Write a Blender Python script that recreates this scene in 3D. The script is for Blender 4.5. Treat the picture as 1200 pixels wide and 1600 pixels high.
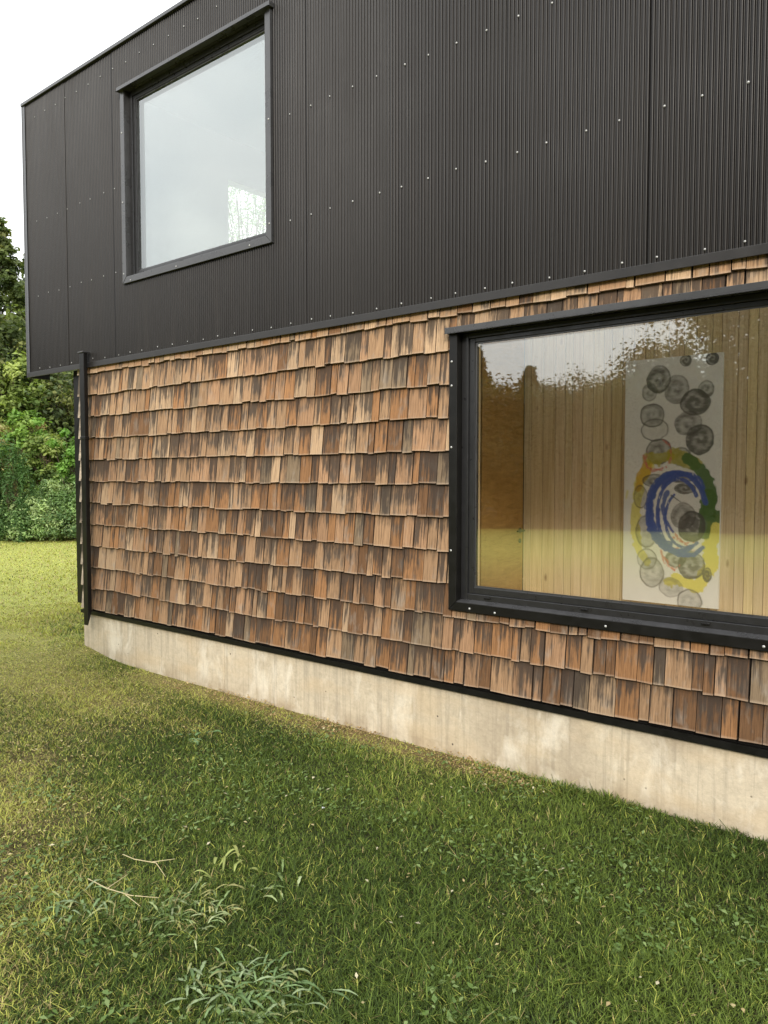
import bpy, math, random
import numpy as np
from mathutils import Matrix, Vector

random.seed(7)
rng = np.random.default_rng(7)
S = bpy.context.scene
COL = S.collection
for o in list(bpy.data.objects):
    bpy.data.objects.remove(o)

# ------------------------------------------------------------------ camera
F = 1200.0
PITCH = math.atan(56.0 / F)
TH = math.atan(1473.0 / (F / math.cos(PITCH)))
FH = Vector((-math.cos(TH), math.sin(TH), 0))
RIGHT = Vector((math.sin(TH), math.cos(TH), 0))
FWD = FH * math.cos(PITCH) - Vector((0, 0, 1)) * math.sin(PITCH)
UPV = Vector((0, 0, 1)) * math.cos(PITCH) + FH * math.sin(PITCH)
CAM = Vector((6.667, -3.777, 1.69))
cd = bpy.data.cameras.new('camera')
cam = bpy.data.objects.new('camera', cd)
COL.objects.link(cam)
cam.matrix_world = Matrix(((RIGHT.x, UPV.x, -FWD.x, CAM.x), (RIGHT.y, UPV.y, -FWD.y, CAM.y),
                           (RIGHT.z, UPV.z, -FWD.z, CAM.z), (0, 0, 0, 1)))
cd.sensor_fit = 'VERTICAL'
cd.sensor_height = 36
cd.lens = F / 1600 * 36
cd.clip_start = 0.05
cd.clip_end = 2000
S.camera = cam

# ------------------------------------------------------------------ light, sky, exposure
SUN_DIR = Vector((0.50, -0.75, 0.43)).normalized()      # towards the sun
ELEV = math.asin(SUN_DIR.z)
ROT = math.atan2(SUN_DIR.x, SUN_DIR.y)
W = bpy.data.worlds.new('World')
S.world = W
W.use_nodes = True
wn, wl = W.node_tree.nodes, W.node_tree.links
wn.clear()
sky = wn.new('ShaderNodeTexSky'); sky.sky_type = 'NISHITA'; sky.sun_disc = False
sky.sun_elevation = ELEV; sky.sun_rotation = ROT
sky.air_density = 1.6; sky.dust_density = 3.0
tc = wn.new('ShaderNodeTexCoord')
cn = wn.new('ShaderNodeTexNoise'); cn.inputs['Scale'].default_value = 2.6
cn.inputs['Detail'].default_value = 5; cn.inputs['Roughness'].default_value = .55
cr = wn.new('ShaderNodeValToRGB')
cr.color_ramp.elements[0].position = .32; cr.color_ramp.elements[0].color = (9.8, 10.2, 10.6, 1)
cr.color_ramp.elements[1].position = .68; cr.color_ramp.elements[1].color = (12.6, 12.6, 12.5, 1)
wm = wn.new('ShaderNodeMixRGB'); wm.inputs[0].default_value = .88
bg = wn.new('ShaderNodeBackground'); bg.inputs[1].default_value = .10
wo = wn.new('ShaderNodeOutputWorld')
mp = wn.new('ShaderNodeMapping'); mp.inputs['Scale'].default_value = (1, 1, 2.2)
wl.new(tc.outputs['Generated'], mp.inputs[0]); wl.new(mp.outputs[0], cn.inputs['Vector'])
wl.new(cn.outputs[0], cr.inputs[0]); wl.new(sky.outputs[0], wm.inputs[1]); wl.new(cr.outputs[0], wm.inputs[2])
sx_ = wn.new('ShaderNodeSeparateXYZ'); wl.new(tc.outputs['Generated'], sx_.inputs[0])
mr_ = wn.new('ShaderNodeMapRange'); wl.new(sx_.outputs[2], mr_.inputs[0])
mr_.inputs[1].default_value = .1; mr_.inputs[2].default_value = .9; mr_.inputs[3].default_value = .82; mr_.inputs[4].default_value = 1.5
mz_ = wn.new('ShaderNodeVectorMath'); mz_.operation = 'SCALE'; wl.new(wm.outputs[0], mz_.inputs[0]); wl.new(mr_.outputs[0], mz_.inputs['Scale'])
wl.new(mz_.outputs[0], bg.inputs[0]); wl.new(bg.outputs[0], wo.inputs[0])
sd = bpy.data.lights.new('sun', 'SUN')
sd.energy = 1.5; sd.angle = math.radians(12); sd.color = (1, .93, .82)
sun = bpy.data.objects.new('sun', sd); COL.objects.link(sun)
sun.rotation_euler = SUN_DIR.to_track_quat('Z', 'Y').to_euler()
S.view_settings.view_transform = 'Standard'
S.view_settings.look = 'None'
S.view_settings.exposure = 0.85
S.view_settings.gamma = 1
S.cycles.max_bounces = 10
S.cycles.transparent_max_bounces = 16
S.cycles.caustics_reflective = False
S.cycles.caustics_refractive = False

# ------------------------------------------------------------------ helpers
def tag(o, label=None, cat=None, group=None, kind=None):
    if label: o['label'] = label
    if cat: o['category'] = cat
    if group: o['group'] = group
    if kind: o['kind'] = kind
    return o

def empty(name, loc=(0, 0, 0), rz=0.0):
    o = bpy.data.objects.new(name, None)
    o.location = loc; o.rotation_euler = (0, 0, rz); o.empty_display_size = .2
    COL.objects.link(o)
    return o

class MB:
    """collects shapes for one mesh"""
    def __init__(s):
        s.v = []; s.f = []; s.c = []; s.uv = []
    def add(s, vs, fs, col=(1, 1, 1), uv=None):
        b = len(s.v)
        s.v += [tuple(p) for p in vs]
        s.f += [tuple(b + i for i in f) for f in fs]
        s.c += [col] * len(vs) if not isinstance(col, list) else col
        s.uv += uv if uv else [(p[0], p[2]) for p in vs]
        return s
    def box(s, x0, x1, y0, y1, z0, z1, col=(1, 1, 1)):
        vs = [(x0, y0, z0), (x1, y0, z0), (x1, y1, z0), (x0, y1, z0), (x0, y0, z1), (x1, y0, z1), (x1, y1, z1), (x0, y1, z1)]
        return s.add(vs, [(0, 3, 2, 1), (4, 5, 6, 7), (0, 1, 5, 4), (1, 2, 6, 5), (2, 3, 7, 6), (3, 0, 4, 7)], col)
    def tube(s, pts, rad, n=8, col=(1, 1, 1), cap=True):
        pts = [Vector(p) for p in pts]
        if not isinstance(rad, (list, tuple)): rad = [rad] * len(pts)
        vs = []; fs = []
        for i, p in enumerate(pts):
            d = (pts[min(i + 1, len(pts) - 1)] - pts[max(i - 1, 0)]).normalized()
            a = d.orthogonal().normalized(); b = d.cross(a)
            for k in range(n):
                t = 2 * math.pi * k / n
                vs.append(p + (a * math.cos(t) + b * math.sin(t)) * rad[i])
        for i in range(len(pts) - 1):
            for k in range(n):
                k2 = (k + 1) % n
                fs.append((i * n + k, i * n + k2, (i + 1) * n + k2, (i + 1) * n + k))
        if cap:
            fs.append(tuple(range(n - 1, -1, -1))); fs.append(tuple((len(pts) - 1) * n + k for k in range(n)))
        return s.add(vs, fs, col)
    def build(s, name, mat, parent=None, smooth=False, bevel=0):
        me = bpy.data.meshes.new(name)
        me.from_pydata(s.v, [], s.f)
        ca = me.color_attributes.new('tone', 'FLOAT_COLOR', 'POINT')
        arr = np.ones((len(s.v), 4), dtype=np.float32); cc = np.array([tuple(q) + (1,) * (4 - len(q)) for q in s.c], dtype=np.float32); arr[:] = cc
        ca.data.foreach_set('color', arr.ravel())
        ul = me.uv_layers.new(name='uv')
        li = np.zeros(len(me.loops), dtype=np.int32); me.loops.foreach_get('vertex_index', li)
        ul.data.foreach_set('uv', np.array(s.uv, dtype=np.float32)[li].ravel())
        me.materials.append(mat)
        if smooth: me.polygons.foreach_set('use_smooth', np.ones(len(me.polygons), dtype=bool))
        o = bpy.data.objects.new(name, me)
        COL.objects.link(o)
        if parent: o.parent = parent
        if bevel:
            m = o.modifiers.new('bevel', 'BEVEL'); m.width = bevel; m.segments = 2; m.limit_method = 'ANGLE'
        return o

def np_mesh(name, V, Fq, C, mat, parent=None, smooth=False):
    """V (n,3), Fq (m,k) equal sized faces, C (n,3)"""
    me = bpy.data.meshes.new(name)
    k = Fq.shape[1]
    me.vertices.add(len(V)); me.vertices.foreach_set('co', V.astype(np.float32).ravel())
    me.loops.add(Fq.size); me.loops.foreach_set('vertex_index', Fq.astype(np.int32).ravel())
    me.polygons.add(len(Fq)); me.polygons.foreach_set('loop_start', np.arange(0, Fq.size, k, dtype=np.int32))
    me.polygons.foreach_set('loop_total', np.full(len(Fq), k, dtype=np.int32))
    ca = me.color_attributes.new('tone', 'FLOAT_COLOR', 'POINT')
    arr = np.ones((len(V), 4), dtype=np.float32); arr[:, :3] = C
    ca.data.foreach_set('color', arr.ravel())
    if smooth: me.polygons.foreach_set('use_smooth', np.ones(len(Fq), dtype=bool))
    me.update(calc_edges=True); me.validate()
    me.materials.append(mat)
    o = bpy.data.objects.new(name, me); COL.objects.link(o)
    if parent: o.parent = parent
    return o

def hash2(ix, iy, seed):
    n = (ix.astype(np.int64) * 374761393 + iy.astype(np.int64) * 668265263 + seed * 1442695041) & 0xffffffff
    n = ((n ^ (n >> 13)) * 1274126177) & 0xffffffff
    return ((n ^ (n >> 16)) & 0xffff) / 65535.0
def vnoise(x, y, seed=0):
    ix = np.floor(x); iy = np.floor(y); fx = x - ix; fy = y - iy
    fx = fx * fx * (3 - 2 * fx); fy = fy * fy * (3 - 2 * fy)
    a = hash2(ix, iy, seed); b = hash2(ix + 1, iy, seed); c = hash2(ix, iy + 1, seed); d = hash2(ix + 1, iy + 1, seed)
    return (a * (1 - fx) + b * fx) * (1 - fy) + (c * (1 - fx) + d * fx) * fy
def fbm(x, y, seed=0, o=4):
    r = 0; a = .5; t = 0
    for i in range(o):
        r = r + a * vnoise(x * 2 ** i, y * 2 ** i, seed + i * 17); t += a; a *= .5
    return r / t

# ------------------------------------------------------------------ materials
class NT:
    def __init__(s, name):
        s.m = bpy.data.materials.new(name); s.m.use_nodes = True
        s.n = s.m.node_tree.nodes; s.l = s.m.node_tree.links
        s.n.clear()
        s.out = s.n.new('ShaderNodeOutputMaterial')
    def node(s, t, **kw):
        n = s.n.new(t)
        for k, v in kw.items():
            if k.startswith('i_'):
                key = k[2:].replace('_', ' ')
                s.put(n.inputs[key], v)
            elif k.startswith('n_'):
                s.put(n.inputs[int(k[2:])], v)
            else: setattr(n, k, v)
        return n
    def put(s, sock, v):
        if isinstance(v, bpy.types.NodeSocket): s.l.new(v, sock)
        else: sock.default_value = v
    def attr(s, name='tone'): return s.node('ShaderNodeAttribute', attribute_name=name)
    def math(s, op, a, b=0.0, c=None, clamp=False):
        n = s.node('ShaderNodeMath', operation=op, use_clamp=clamp); s.put(n.inputs[0], a); s.put(n.inputs[1], b)
        if c is not None: s.put(n.inputs[2], c)
        return n.outputs[0]
    def mix(s, f, a, b, mode='MIX'):
        n = s.node('ShaderNodeMixRGB', blend_type=mode); s.put(n.inputs[0], f); s.put(n.inputs[1], a); s.put(n.inputs[2], b)
        return n.outputs[0]
    def noise(s, vec, scale, detail=3, rough=.5, dist=0.0):
        n = s.node('ShaderNodeTexNoise', i_Scale=scale, i_Detail=detail, i_Roughness=rough, i_Distortion=dist)
        if vec is not None: s.l.new(vec, n.inputs['Vector'])
        return n.outputs[0]
    def mapping(s, vec, scale=(1, 1, 1), loc=(0, 0, 0)):
        n = s.node('ShaderNodeMapping'); s.l.new(vec, n.inputs[0]); n.inputs['Scale'].default_value = scale; n.inputs['Location'].default_value = loc
        return n.outputs[0]
    def ramp(s, v, stops):
        n = s.node('ShaderNodeValToRGB'); e = n.color_ramp.elements
        while len(e) < len(stops): e.new(.5)
        for i, (p, c) in enumerate(stops):
            e[i].position = p
            e[i].color = (c, c, c, 1) if not isinstance(c, (tuple, list)) else tuple(c) + (1,)
        s.put(n.inputs[0], v)
        return n.outputs[0]
    def mrange(s, v, a, b, c=0.0, d=1.0):
        n = s.node('ShaderNodeMapRange'); s.put(n.inputs[0], v)
        for i, q in enumerate((a, b, c, d)): s.put(n.inputs[i + 1], q)
        return n.outputs[0]
    def bump(s, h, strength=.3, dist=.01):
        n = s.node('ShaderNodeBump', i_Strength=strength, i_Distance=dist); s.l.new(h, n.inputs['Height'])
        return n.outputs[0]
    def pbr(s, color, rough=.5, metal=0.0, spec=.5, normal=None):
        n = s.node('ShaderNodeBsdfPrincipled')
        s.put(n.inputs['Base Color'], color if isinstance(color, bpy.types.NodeSocket) else tuple(color) + (1,))
        s.put(n.inputs['Roughness'], rough); s.put(n.inputs['Metallic'], metal); s.put(n.inputs['Specular IOR Level'], spec)
        if normal: s.l.new(normal, n.inputs['Normal'])
        return n.outputs[0]
    def done(s, sh):
        s.l.new(sh, s.out.inputs[0]); return s.m

def mat_simple(name, col, rough=.5, metal=0.0, spec=.5, nscale=30, namt=.15, bump=.05):
    t = NT(name); tcn = t.node('ShaderNodeTexCoord').outputs['Object']
    n = t.noise(tcn, nscale, 4)
    c = t.mix(1.0, tuple(col) + (1,), t.ramp(n, [(.3, 1 - namt), (.7, 1 + namt)]), 'MULTIPLY')
    return t.done(t.pbr(c, t.mrange(n, .3, .7, max(rough - .06, 0), rough + .06), metal, spec, t.bump(n, bump, .005)))

def mat_cladding():
    t = NT('black_corrugated_metal'); oc = t.node('ShaderNodeTexCoord').outputs['Object']
    n1 = t.noise(oc, 1.3, 4, .6)
    n2 = t.noise(t.mapping(oc, (14, 14, .8)), 1, 4, .6)
    c = t.mix(n1, (.0056, .0045, .0036, 1), (.0105, .0083, .0067, 1))
    c = t.mix(t.mrange(n2, .5, .8, 0, .3), c, (.040, .034, .029, 1))
    r = t.math('ADD', t.mrange(n1, .3, .7, .30, .40), t.mrange(n2, .3, .7, -.03, .05))
    return t.done(t.pbr(c, r, 0.0, .30))

def mat_shingle():
    t = NT('weathered_wood_shingle')
    at = t.attr(); uv = t.node('ShaderNodeUVMap', uv_map='uv').outputs[0]
    sep = t.node('ShaderNodeSeparateXYZ', n_0=uv); u, v = sep.outputs[0], sep.outputs[1]
    def vec(su, sv):
        return t.node('ShaderNodeCombineXYZ', n_0=t.math('MULTIPLY', u, su), n_1=t.math('MULTIPLY', v, sv)).outputs[0]
    g1 = t.noise(vec(120, .9), 1, 5, .68, .12)
    g2 = t.noise(vec(420, 2.2), 1, 3, .6)
    g3 = t.noise(vec(48, .55), 1, 4, .6, .25)
    blot = t.noise(vec(14, 1.3), 1, 3, .6)
    c = t.mix(1, at.outputs[0], t.ramp(g1, [(.28, (.36, .31, .27)), (.48, (.95, .93, .9)), (.72, (1.3, 1.28, 1.25))]), 'MULTIPLY')
    c = t.mix(.55, c, t.ramp(g2, [(.3, .55), (.7, 1.25)]), 'MULTIPLY')
    c = t.mix(t.mrange(blot, .52, .72, 0, .45), c, (.34, .30, .25, 1))
    # dark weather stains running down from under the course above
    gs = t.math('ADD', g3, t.math('MULTIPLY', v, .22))
    gs = t.math('ADD', gs, t.math('MULTIPLY', blot, .55))
    gs = t.math('ADD', gs, t.math('MULTIPLY', at.outputs['Alpha'], .26))
    stain = t.mrange(gs, .95, 1.12)
    blk = t.mrange(t.math('ADD', g1, t.math('MULTIPLY', v, .12)), .68, .76, 0, .7)
    stain = t.math('MAXIMUM', stain, blk)
    c = t.mix(t.math('MULTIPLY', stain, .86), c, (.042, .031, .024, 1))
    edge = t.mrange(v, .06, .0, 0, .35)
    c = t.mix(edge, c, (.55, .42, .31, 1))
    h = t.math('ADD', t.math('MULTIPLY', g1, .7), t.math('MULTIPLY', g2, .3))
    return t.done(t.pbr(c, .78, 0, .25, t.bump(h, .55, .004)))

def mat_concrete():
    t = NT('board_marked_concrete'); oc = t.node('ShaderNodeTexCoord').outputs['Object']
    sep = t.node('ShaderNodeSeparateXYZ', n_0=oc)
    big = t.noise(oc, 1.6, 4, .6)
    fine = t.noise(oc, 60, 4, .6)
    grain = t.noise(t.mapping(oc, (3, 3, 45)), 1, 5, .65, .8)
    drip = t.noise(t.mapping(oc, (24, 24, .7)), 1, 6, .68)
    c = t.mix(big, (.46, .385, .275, 1), (.66, .575, .44, 1))
    c = t.mix(.22, c, t.ramp(grain, [(.3, .78), (.6, 1.08)]), 'MULTIPLY')
    lump = t.noise(oc, 22, 6, .75, .4)
    c = t.mix(.55, c, t.ramp(lump, [(.3, .66), (.5, 1.0), (.7, 1.16)]), 'MULTIPLY')
    c = t.mix(t.mrange(drip, .50, .62, 0, .55), c, (.33, .285, .22, 1))
    damp = t.math('MULTIPLY', t.mrange(t.noise(oc, 1.9, 5, .7), .44, .62), t.mrange(sep.outputs[0], 3.2, 6.0, .15, .75))
    c = t.mix(damp, c, (.34, .275, .20, 1))
    pale = t.noise(t.mapping(oc, (5, 5, 2.2)), 1, 5, .65, .5)
    c = t.mix(t.mrange(pale, .52, .66, 0, .55), c, (.80, .74, .62, 1))
    orange = t.noise(t.mapping(oc, (2.2, 2.2, 5)), 1, 3)
    c = t.mix(t.mrange(orange, .50, .68, 0, .38), c, (.56, .42, .25, 1))
    # damp soil splash along the foot
    foot = t.math('MULTIPLY', t.mrange(sep.outputs[2], .13, .0), t.mrange(t.noise(oc, 7, 4), .35, .65), clamp=True)
    c = t.mix(t.math('MULTIPLY', foot, .6), c, (.25, .18, .11, 1))
    vor = t.node('ShaderNodeTexVoronoi', i_Scale=9.0); t.l.new(oc, vor.inputs['Vector'])
    pit = t.mrange(vor.outputs['Distance'], .035, .075, 1, 0)
    pm = t.math('MULTIPLY', pit, t.mrange(t.noise(oc, 3.3, 2), .52, .56), clamp=True)
    c = t.mix(pm, c, (.10, .08, .06, 1))
    c = t.mix(.35, c, t.ramp(fine, [(.3, .85), (.7, 1.1)]), 'MULTIPLY')
    h = t.math('SUBTRACT', t.math('ADD', t.math('MULTIPLY', lump, .8), t.math('MULTIPLY', fine, .4)), pm)
    return t.done(t.pbr(c, .85, 0, .25, t.bump(h, .4, .006)))

def mat_glass(tint, base):
    t = NT('window_glass')
    lw = t.node('ShaderNodeLayerWeight', i_Blend=.5)
    f = t.math('POWER', lw.outputs['Facing'], 4.0)
    f = t.math('MULTIPLY_ADD', f, 1 - base, base, clamp=True)
    tr = t.node('ShaderNodeBsdfTransparent'); tr.inputs[0].default_value = tuple(tint) + (1,)
    gl = t.node('ShaderNodeBsdfGlossy', i_Roughness=.0); gl.inputs[0].default_value = (.97, 1, .99, 1)
    ms = t.node('ShaderNodeMixShader', n_0=f, n_1=tr.outputs[0], n_2=gl.outputs[0])
    return t.done(ms.outputs[0])

def mat_pine():
    t = NT('pine_lining'); at = t.attr(); oc = t.node('ShaderNodeTexCoord').outputs['Object']
    g = t.noise(t.mapping(oc, (55, 55, 1.5)), 1, 4, .6, .8)
    c = t.mix(1, at.outputs[0], t.ramp(g, [(.3, (.80, .72, .62)), (.65, (1.07, 1.05, 1.03))]), 'MULTIPLY')
    vor = t.node('ShaderNodeTexVoronoi', i_Scale=1.0); t.l.new(t.mapping(oc, (6.5, 6.5, 2.6)), vor.inputs['Vector'])
    k = t.mrange(vor.outputs['Distance'], .05, .13, .85, 0)
    c = t.mix(k, c, (.22, .10, .04, 1))
    return t.done(t.pbr(c, .55, 0, .3, t.bump(g, .1, .003)))

def mat_plywood():
    t = NT('plywood_door'); oc = t.node('ShaderNodeTexCoord').outputs['Object']
    g = t.noise(t.mapping(oc, (2, 3, 16)), 1, 5, .6, 2.0)
    g2 = t.noise(t.mapping(oc, (50, 50, 2)), 1, 3)
    c = t.ramp(g, [(.3, (.27, .145, .035)), (.7, (.40, .235, .07))])
    c = t.mix(.3, c, t.ramp(g2, [(.3, .75), (.7, 1.15)]), 'MULTIPLY')
    return t.done(t.pbr(c, .45, 0, .4))

def mat_leaf(name, trans=.35):
    t = NT(name); at = t.attr()
    d = t.pbr(at.outputs[0], .6, 0, .25)
    tl = t.node('ShaderNodeBsdfTranslucent'); t.l.new(t.mix(1, at.outputs[0], (1.3, 1.35, .7, 1), 'MULTIPLY'), tl.inputs[0])
    ms = t.node('ShaderNodeMixShader', n_0=trans, n_1=d, n_2=tl.outputs[0])
    return t.done(ms.outputs[0])

def mat_attr(name, rough=.7, spec=.3):
    t = NT(name); at = t.attr(); return t.done(t.pbr(at.outputs[0], rough, 0, spec))

def mat_bark():
    t = NT('bark'); oc = t.node('ShaderNodeTexCoord').outputs['Object']
    n = t.noise(t.mapping(oc, (8, 8, 2)), 2, 5, .6)
    return t.done(t.pbr(t.ramp(n, [(.3, (.05, .035, .025)), (.7, (.16, .12, .09))]), .9, 0, .2, t.bump(n, .6, .02)))

def mat_lawn():
    t = NT('lawn_soil'); at = t.attr(); oc = t.node('ShaderNodeTexCoord').outputs['Object']
    f = t.noise(oc, 55, 5, .7)
    g = t.noise(oc, 9, 4, .6)
    c = t.mix(1, at.outputs[0], t.ramp(f, [(.34, .3), (.5, .95), (.66, 1.9)]), 'MULTIPLY')
    c = t.mix(.6, c, t.ramp(g, [(.3, .75), (.7, 1.25)]), 'MULTIPLY')
    return t.done(t.pbr(c, .9, 0, .15, t.bump(f, .8, .03)))

def mat_forest_floor():
    t = NT('forest_floor'); oc = t.node('ShaderNodeTexCoord').outputs['Object']
    n = t.noise(oc, .8, 6, .7)
    return t.done(t.pbr(t.ramp(n, [(.3, (.018, .028, .010)), (.55, (.05, .06, .022)), (.75, (.12, .10, .045))]), .9, 0, .15, t.bump(n, 1, .3)))

M_CLAD = mat_cladding()
M_BLACK = mat_simple('black_painted_steel', (.005, .0045, .004), .42, 0, .35, 18, .2)
M_FLASH = mat_simple('dark_grey_flashing', (.060, .060, .062), .30, .3, .6, 10, .15)
M_EDGE = mat_simple('black_edge_flashing', (.022, .020, .019), .38, 0, .45, 10, .15)
M_FRAME = mat_simple('charcoal_window_frame', (.018, .018, .019), .32, 0, .5, 25, .1)
M_SCREW = mat_simple('zinc_screw', (.40, .40, .39), .45, .4, .5, 60, .15)
M_BACK = mat_simple('dark_wall_membrane', (.010, .009, .008), .9, 0, .2)
M_SHING = mat_shingle()
M_CONC = mat_concrete()
M_UGLASS = mat_glass((.95, .98, .965), .19)
M_ROOM = mat_simple('grey_upper_room', (.34, .35, .35), .9, 0, .1, 3, .01, 0)
M_GLASS = mat_glass((.98, .975, .955), .165)
M_CLEAR = mat_glass((.99, .99, .99), .04)
M_PINE = mat_pine()
M_PLY = mat_plywood()
M_WHITE = mat_simple('white_plaster', (.74, .75, .74), .85, 0, .2, 3, .015, 0)
M_FLOOR = mat_simple('timber_floor', (.66, .54, .37), .45, 0, .4, 20, .15)
M_LEAF = mat_leaf('tree_foliage', .35)
M_GRASS = mat_leaf('grass_blade', .30)
M_BARK = mat_bark()
M_LAWN = mat_lawn()
M_FOREST = mat_forest_floor()
M_PAINT = mat_attr('painted_canvas', .6, .3)

# ------------------------------------------------------------------ ground
LC = np.array([4.0, -1.0])            # centre of the clearing
R0 = 19.4                             # lawn radius
def hill(x, y):
    r = np.hypot(x - LC[0], y - LC[1])
    d = np.clip(r - R0 - .3, 0, None)
    az = np.arctan2(y - LC[1], -(x - LC[0]))          # 0 towards -x, positive towards +y
    up = np.clip((az + .05) / .25, 0, 1)                  # steep only beyond the left end of the house
    return np.minimum(.42 * d, 9 + .06 * d) * (.16 + .84 * up * up * (3 - 2 * up)) * np.where(d > 60, .6, 1) + (fbm(x * .15, y * .15, 5) - .5) * np.clip(d * .2, 0, .8)
def lawn_z(x, y):
    a = np.clip((np.abs(y) - .2) * .8, 0, 1)
    z = (fbm(x * .9, y * .9, 3, 3) - .5) * .05 * a
    z = z + .10 * np.exp(-(((x + .25) / .5) ** 2 + ((y - .2) / .5) ** 2))      # a little mound at the house corner
    return z
def dry_and_glare(x, y):
    line = (.27 - .545 * (x + .81)) - y                     # > 0 on the left strip: dry straw plus a pane reflection painted in
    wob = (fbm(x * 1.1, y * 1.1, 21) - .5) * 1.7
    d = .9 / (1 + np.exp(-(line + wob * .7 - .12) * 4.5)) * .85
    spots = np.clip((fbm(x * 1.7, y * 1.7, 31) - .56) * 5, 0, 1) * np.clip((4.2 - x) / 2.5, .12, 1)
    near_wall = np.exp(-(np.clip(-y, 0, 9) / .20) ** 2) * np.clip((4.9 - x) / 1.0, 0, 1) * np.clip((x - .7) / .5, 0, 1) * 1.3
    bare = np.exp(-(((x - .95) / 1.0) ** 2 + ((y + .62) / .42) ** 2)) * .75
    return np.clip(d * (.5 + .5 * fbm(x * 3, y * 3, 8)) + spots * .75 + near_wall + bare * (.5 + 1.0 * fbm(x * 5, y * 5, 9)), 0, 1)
def grass_col(x, y, dry, r1, r2):  # dry: dry straw plus the painted-in pane reflection
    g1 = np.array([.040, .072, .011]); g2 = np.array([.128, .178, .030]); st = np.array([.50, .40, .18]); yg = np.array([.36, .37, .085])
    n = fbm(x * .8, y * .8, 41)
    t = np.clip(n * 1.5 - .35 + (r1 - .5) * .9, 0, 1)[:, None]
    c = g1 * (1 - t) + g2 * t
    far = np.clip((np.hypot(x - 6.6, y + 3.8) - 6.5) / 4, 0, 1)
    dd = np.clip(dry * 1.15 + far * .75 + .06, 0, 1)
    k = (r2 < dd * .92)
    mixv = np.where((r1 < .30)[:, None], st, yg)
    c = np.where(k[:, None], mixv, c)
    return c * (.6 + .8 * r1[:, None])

def polar(name, radii, nseg, zf, cf, mat):
    a = np.linspace(0, 2 * np.pi, nseg, endpoint=False)
    R, A = np.meshgrid(radii, a, indexing='ij')
    x = (LC[0] + R * np.cos(A)).ravel(); y = (LC[1] + R * np.sin(A)).ravel()
    z = zf(x, y); C = cf(x, y)
    i = np.arange(len(radii) - 1)[:, None]; j = np.arange(nseg)[None, :]
    j2 = (j + 1) % nseg
    Fq = np.stack([i * nseg + j, (i + 1) * nseg + j, (i + 1) * nseg + j2, i * nseg + j2], -1).reshape(-1, 4)
    return np_mesh(name, np.stack([x, y, z], 1), Fq, C, mat, smooth=True)

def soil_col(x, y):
    dry = dry_and_glare(x, y)[:, None]  # dry straw plus the painted-in pane reflection
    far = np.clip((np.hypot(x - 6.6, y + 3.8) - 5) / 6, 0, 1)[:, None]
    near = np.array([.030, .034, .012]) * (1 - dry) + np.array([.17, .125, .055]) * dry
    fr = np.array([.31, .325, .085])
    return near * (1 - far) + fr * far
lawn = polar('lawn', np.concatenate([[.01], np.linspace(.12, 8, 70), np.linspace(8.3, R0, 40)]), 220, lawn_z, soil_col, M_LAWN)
tag(lawn, kind='structure')
hs = polar('hillside', np.concatenate([np.linspace(R0 - .12, 60, 60), np.linspace(70, 420, 24)]), 180,
           lambda x, y: hill(x, y) - .02 * (np.hypot(x - LC[0], y - LC[1]) < R0), lambda x, y: np.full((len(x), 3), .05), M_FOREST)
tag(hs, kind='structure')

# ------------------------------------------------------------------ house
house = empty('house', (0, 0, 0))
tag(house, 'two storey house with black corrugated upper floor over weathered wood shingles on a concrete base', 'house')
XR = 8.9          # right end of the house, beyond the picture
ZB, ZT = 2.714, 5.355
YB = 6.2

# concrete foundation (with board joints)
m = MB()
prev = -.125
for xj in (1.946, XR):
    m.box(prev, xj - .004, .035, .28, -.25, .43); prev = xj
m.box(-.118, XR, .05, .27, -.25, .425)
m.box(-.123, .12, .28, YB, -.25, .43)
m.build('foundation', M_CONC, house, bevel=.006)
m = MB(); m.box(-.11, XR, .015, .05, .405, .437); m.box(-.135, XR, .012, .016, .40, .432)
m.build('drip_flashing', M_BLACK, house)

# wall membrane behind the shingles, with the window opening left free
LX0, LX1, LZ0, LZ1 = 4.09, 7.95, .895, 2.552
m = MB()
m.box(-.09, LX0 + .04, .036, .16, .43, 2.72); m.box(LX1 - .04, XR, .036, .16, .43, 2.72)
m.box(LX0 + .04, LX1 - .04, .036, .16, .43, LZ0 + .04); m.box(LX0 + .04, LX1 - .04, .036, .16, LZ1 - .03, 2.72)
m.box(-.115, .05, .161, YB, .43, 2.72); m.box(-.115, -.09, .037, .161, .43, 2.72)
m.build('wall_core', M_BACK, house)

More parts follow.
